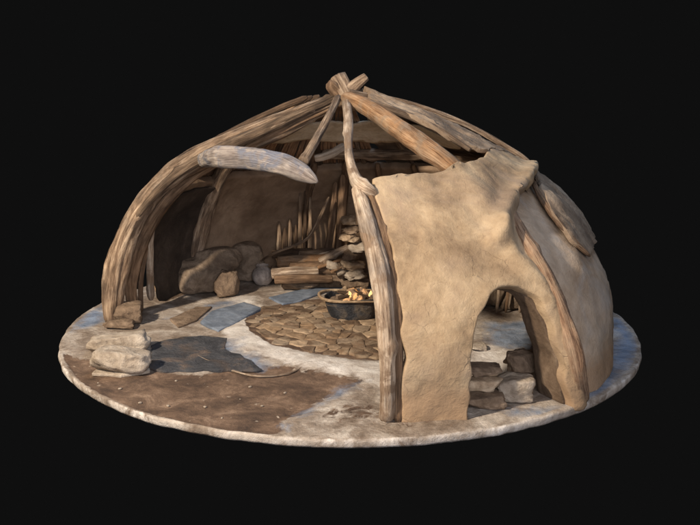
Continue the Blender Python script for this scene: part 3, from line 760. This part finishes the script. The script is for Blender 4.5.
# thin bent stick, lower and upper limb
tube_o = tube('bent_stick', [G(256, 266, .25) + Vector((0, .2, 0)), Y(275, 253, 1.55), Y(304, 241, 1.7), Y(317, 224, 1.85), Y(329, 197, 2.0)], [.012, .018, .02, .028, .022], W_GREY, rough=.15, seed=3)
tag(tube_o, 'long thin bent stick leaning over the timber pile by the pale jar', 'stick')
# stakes leaning on the back wall
SK = [(279, 222, 245, .035), (285, 228, 246, .04), (290, 219, 246, .035), (296, 225, 246, .03), (300, 193, 246, .03), (305, 190, 246, .028), (310, 196, 246, .03)]
for i, (x, y0, y1, r) in enumerate(SK):
    Yb = 2.35
    pb = Y(x - 1, 262, Yb); pt = Y(x, y0, Yb + .13)
    o = tube('stake', [pb, pb.lerp(pt, .5) + Vector((.01, 0, 0)), pt], [r, r, r * .6], W_DARK if i % 2 else W_GREY, segs=10, rough=.15, seed=40 + i, knots=1)
    tag(o, ('short' if i < 4 else 'tall') + ' dark stake leaning against the back wall behind the timber pile', 'stake', ('short' if i < 4 else 'tall') + ' stakes leaning against the back wall')

# timber pile
TP = 'split timbers piled at the back of the hut'
base = G(312, 280)
rows = [(0.0, [(276, 345, 281, .05), (270, 330, 276, .05)]), (0.0, [(285, 350, 272, .05)])]
logs = [  # x0, y0, x1, y1, plane, r, mat
    (275, 280, 332, 279, 1.50, .055, W_BROWN, 'thin brown timber lowest in front of the pile'),
    (272, 274, 318, 271, 1.60, .07, W_PALE, 'pale timber second from the floor at the left of the pile'),
    (290, 268, 345, 270, 1.72, .085, W_BROWN, 'thick brown timber in the middle of the pile'),
    (278, 262, 330, 260, 1.85, .08, W_ORANGE, 'orange brown split timber near the top of the pile'),
    (300, 256, 347, 253, 2.0, .07, W_GREY, 'grey timber on top of the pile at its right'),
    (272, 255, 312, 252, 2.05, .06, W_DARK, 'dark timber on top of the pile under the stakes'),
    (320, 262, 350, 247, 1.80, .05, W_PALE, 'pale timber leaning up at the right end of the pile')]
for i, (x0, y0, x1, y1, yy, r, m_, lb) in enumerate(logs):
    a, b = Y(x0, y0, yy), Y(x1, y1, yy + .05)
    o = tube('timber', [a, a.lerp(b, .5) + Vector((0, 0, .01)), b], [r, r * 1.05, r * .9], m_, segs=14, rough=.2, seed=60 + i, knots=2, flat=.8, caps='flat')
    tag(o, lb, 'timber', TP)
for i, (x, y, w, hh, yy, lb) in enumerate(((300, 283, .55, .2, 1.7, 'low brown stone beneath the left of the timber pile'), (330, 281, .5, .26, 1.85, 'brown stone beneath the middle of the timber pile'),
                                        (283, 270, .4, .3, 2.1, 'dark stone at the back left of the timber pile'))):
    p = Y(x, y, yy); p.z = 0; stone('pile_stone', p, (w, .3, hh), STONE_B, lb, 'stone', 'stones beneath the timber pile', seed=70 + i, power=1.6)
# masonry stack beside the centre pole
MG = 'tan stones stacked beside the centre pole'
zc_ = 0.0
sizes = [(.42, .14), (.36, .13), (.40, .12), (.32, .13), (.36, .11), (.28, .12), (.3, .1), (.22, .12)]
wd = ['lowest', 'second', 'third', 'fourth', 'fifth', 'sixth', 'seventh', 'topmost']
Pm = Y(358, 280, 1.75)
for i, (w, hh) in enumerate(sizes):
    stone('stacked_stone', Vector((Pm.x + random.uniform(-.09, .05) - .01 * i, 1.75 + random.uniform(-.05, .05), zc_)), (w, .3, hh * 1.25), (STONE_L if i in (1, 4) else STONE_T) if i % 3 else STONE_B,
          f'{wd[i]} stone in the tan stack seen left of the split pale trunk', 'stone', MG, rot=(random.uniform(-.08, .08), random.uniform(-.16, .16), random.uniform(-.6, .6)), seed=80 + i, power=1.55, sub=4, rough=.22, cuts=8, cutd=.72)
    zc_ += hh * 1.08
RG = 'pale rubble and splinters heaped around the tan stack'
rr_ = random.Random(33)
for i in range(14):
    x = rr_.uniform(318, 352); yy = rr_.uniform(1.5, 1.95); w = rr_.uniform(.1, .24)
    z = rr_.choice((0, 0, .22, .3)) if x > 330 else 0; p = Y(x, 270, yy); p.z = z
    stone('broken_stone', p, (w, w * .7, w * rr_.uniform(.5, .8)), (STONE_T, STONE_L, STONE_B)[i % 3], 'small broken stone lying around the foot of the tan stack', 'stone', 'small broken stones around the tan stack', rot=(rr_.uniform(-.5, .5), rr_.uniform(-.5, .5), rr_.uniform(0, 6)), seed=200 + i, power=1.5, sub=3, cuts=8, cutd=.7)
for i, (x0, y0, x1, y1, yy, r) in enumerate(((318, 268, 346, 258, 1.62, .025), (324, 262, 344, 268, 1.66, .03), (331, 272, 350, 262, 1.58, .022), (312, 257, 338, 250, 1.9, .03))):
    a, b = Y(x0, y0, yy), Y(x1, y1, yy + .08)
    tag(tube('splinter', [a, a.lerp(b, .5), b], [r, r, r * .5], W_PALE if i % 2 else W_ORANGE, segs=8, rough=.25, seed=220 + i, caps='flat', flat=.6), 'pale wood splinter lying on the broken stones by the tan stack', 'splinter', 'wood splinters by the tan stack')
# small pale open box hearth
P = G(352, 284); bx = empty('stone_box', P, 'small open box of pale slabs with a dark inside, right of the timber pile', 'box')
for nm, dx, dy, w, d, h_, z in (('side_slab', -.14, .1, .06, .24, .24, 0), ('side_slab', .12, .1, .06, .24, .24, 0), ('top_slab', -.01, .1, .38, .28, .06, .24), ('back_slab', -.01, .22, .2, .05, .23, 0)):
    stone(nm, P + Vector((dx, dy, z)), (w * 1.15, d, h_ * 1.2), STONE_T if nm != 'back_slab' else STONE_B, parent=bx, seed=int(abs(dx) * 100 + h_ * 50), power=1.9, cuts=0, sub=3)
stone('leaning_post', Y(327, 262, 2.05) , (.1, .1, .1), STONE_B, 'small stone behind the timber pile at its right', 'stone', seed=2)
for (x0, y0, x1, y1, yy, r, lb) in ((322, 262, 336, 182, 2.1, .05, 'brown post leaning at the back left of the tan stack'), (336, 262, 343, 175, 2.05, .07, 'thick brown post standing at the back beside the tan stack'), (345, 240, 340, 190, 2.2, .04, 'thin brown post behind the tan stack')):
    a, b = Y(x0, y0, yy), Y(x1, y1, yy + .1); a.z = 0.02 if a.z < .5 else a.z
    o = tube('back_post', [a, a.lerp(b, .5) + Vector((.02, 0, 0)), b], [r, r * .9, r * .8], W_BROWN, rough=.2, seed=90 + x0, knots=3, grooves=.2); tag(o, lb, 'post', 'posts standing at the back of the hut')

# stones inside and just behind the arched doorway
DG = 'stones just inside the doorway'
def dstone(x, y, w, d, h_, mat, lb, seed, rz_=0., power=1.7, z=0.):
    P = G(x, y); P.y += d / 2; P.z = z; stone('doorway_stone', P, (w, d, h_), mat, lb, 'stone', DG, rot=(0, 0, rz_), seed=seed, power=power, rough=.12)
dstone(484, 412, .50, .32, .17, STONE_B, 'wide flat brown stone at the bottom left of the doorway', 101, .05)
dstone(483, 407, .44, .30, .14, STONE_T, 'layered stone on top of the flat one at the left of the doorway', 103, -.1, z=.14)
dstone(484, 402, .38, .28, .11, STONE_B, 'uppermost brown stone of the left doorway stack', 106, .15, z=.25)
dstone(518, 407, .40, .36, .30, STONE_L, 'pale squared block at the bottom right of the doorway', 109, -.15, 1.85)
dstone(522, 388, .30, .28, .26, STONE_B, 'brown stone behind the pale squared block', 113, .3, z=.12)
dstone(478, 352, .22, .2, .08, STONE_L, 'small pale stone on the floor beyond the doorway', 118, .3)
o = tube('forked_stick', [G(504, 362, .12), G(512, 360, .18), G(519, 354, .26), G(524, 348, .33)], [.03, .035, .03, .018], W_PALE, rough=.2, seed=5)
tag(o, 'short pale forked stick lying on the stones in the doorway', 'stick')
for i, (x, y, w, h_, lb) in enumerate(((492, 325, .4, .5, 'dark block left of two at the back seen through the doorway'), (515, 326, .4, .42, 'dark block right of two at the back seen through the doorway'))):
    P = G(x, y + 2); P.y += .9; P.x *= 1.06; stone('store_block', P, (w, .35, h_), HIDE, lb, 'block', 'dark blocks at the back seen through the doorway', seed=130 + i, power=1.7)
o = tube('thin_stick', [G(553, 372, .05) + Vector((-.2, .2, 0)), Y(540, 340, -1.2), Y(536, 312, -1.3)], [.012, .014, .01], W_PALE, seed=9); tag(o, 'thin pale stick standing against the right door jamb', 'stick')

o = tube('curved_stick', [G(x, y, .004) for x, y in ((184, 349), (200, 357), (225, 368), (255, 376), (285, 374), (305, 366), (312, 361))], [.006, .009, .011, .011, .01, .009, .006], W_PALE, rough=.15, seed=14, segs=8)
tag(o, 'long thin curved stick lying on the floor from the dark shade patch to the pale ring', 'stick')
for i, (x, z1) in enumerate(((498, .75), (507, .6), (521, .8), (527, .65))):
    q = G(x, 324); q.y += .5; q.x *= 1.03
    tag(tube('upright_stick', [q, q + Vector((.02, 0, z1 * .5)), q + Vector((-.02 + .03 * (i % 2), .05, z1))], [.022, .02, .014], W_BROWN if i % 2 else W_PALE, seed=300 + i, segs=10, rough=.2), 'thin upright stick in front of the dark blocks seen through the doorway', 'stick', 'thin upright sticks seen through the doorway')
# pebbles on the brown earth
rnd = random.Random(5); pts = [(176, 380), (168, 405), (205, 406), (240, 398), (120, 388), (140, 402), (222, 417), (262, 405), (190, 420), (98, 382), (285, 392), (250, 386)]
proto = None
for i, (x, y) in enumerate(pts):
    if proto is None: proto = stone('pebble', G(x, y), (.06, .05, .03), STONE_L, None, 'pebble', None, seed=3, sub=3); o = proto
    else: o = proto.copy(); COL.objects.link(o); o.location = G(x, y)
    s = rnd.uniform(.3, .75); o.scale = (s, s, s); o.rotation_euler = (0, 0, rnd.uniform(0, 6)); o.location.z = -.016
    tag(o, 'tiny pale pebble lying on the brown earth in front', 'pebble', 'pale pebbles on the brown earth')

# ------------------------------------------------------------------ light
w = bpy.data.worlds.new('World'); S.world = w; w.use_nodes = True
w.node_tree.nodes['Background'].inputs[0].default_value = (.0048, .0048, .0048, 1); w.node_tree.nodes['Background'].inputs[1].default_value = 1
def area(name, az, el, dist, size, power, col, target=(0, 0, .8)):
    l = bpy.data.lights.new(name, 'AREA'); l.shape = 'DISK'; l.size = size; l.energy = power; l.color = col
    o = bpy.data.objects.new(name, l); COL.objects.link(o)
    t = Vector(target); a, e = math.radians(az), math.radians(el)
    o.location = t + Vector((math.cos(a) * math.cos(e), math.sin(a) * math.cos(e), math.sin(e))) * dist
    o.rotation_euler = (t - o.location).to_track_quat('-Z', 'Y').to_euler(); return o
area('key_lamp', -132, 34, 16, .8, 4100, (1.0, .85, .68))
area('sky_fill', 60, 70, 12, 9.0, 750, (.55, .72, 1.0))
area('front_fill', -84, 17, 16, 7.0, 1250, (.95, .93, 1.0))
vs_ = S.view_settings; vs_.view_transform = 'Standard'; vs_.look = 'None'; vs_.exposure = 0; vs_.gamma = 1
S.render.engine = 'CYCLES'
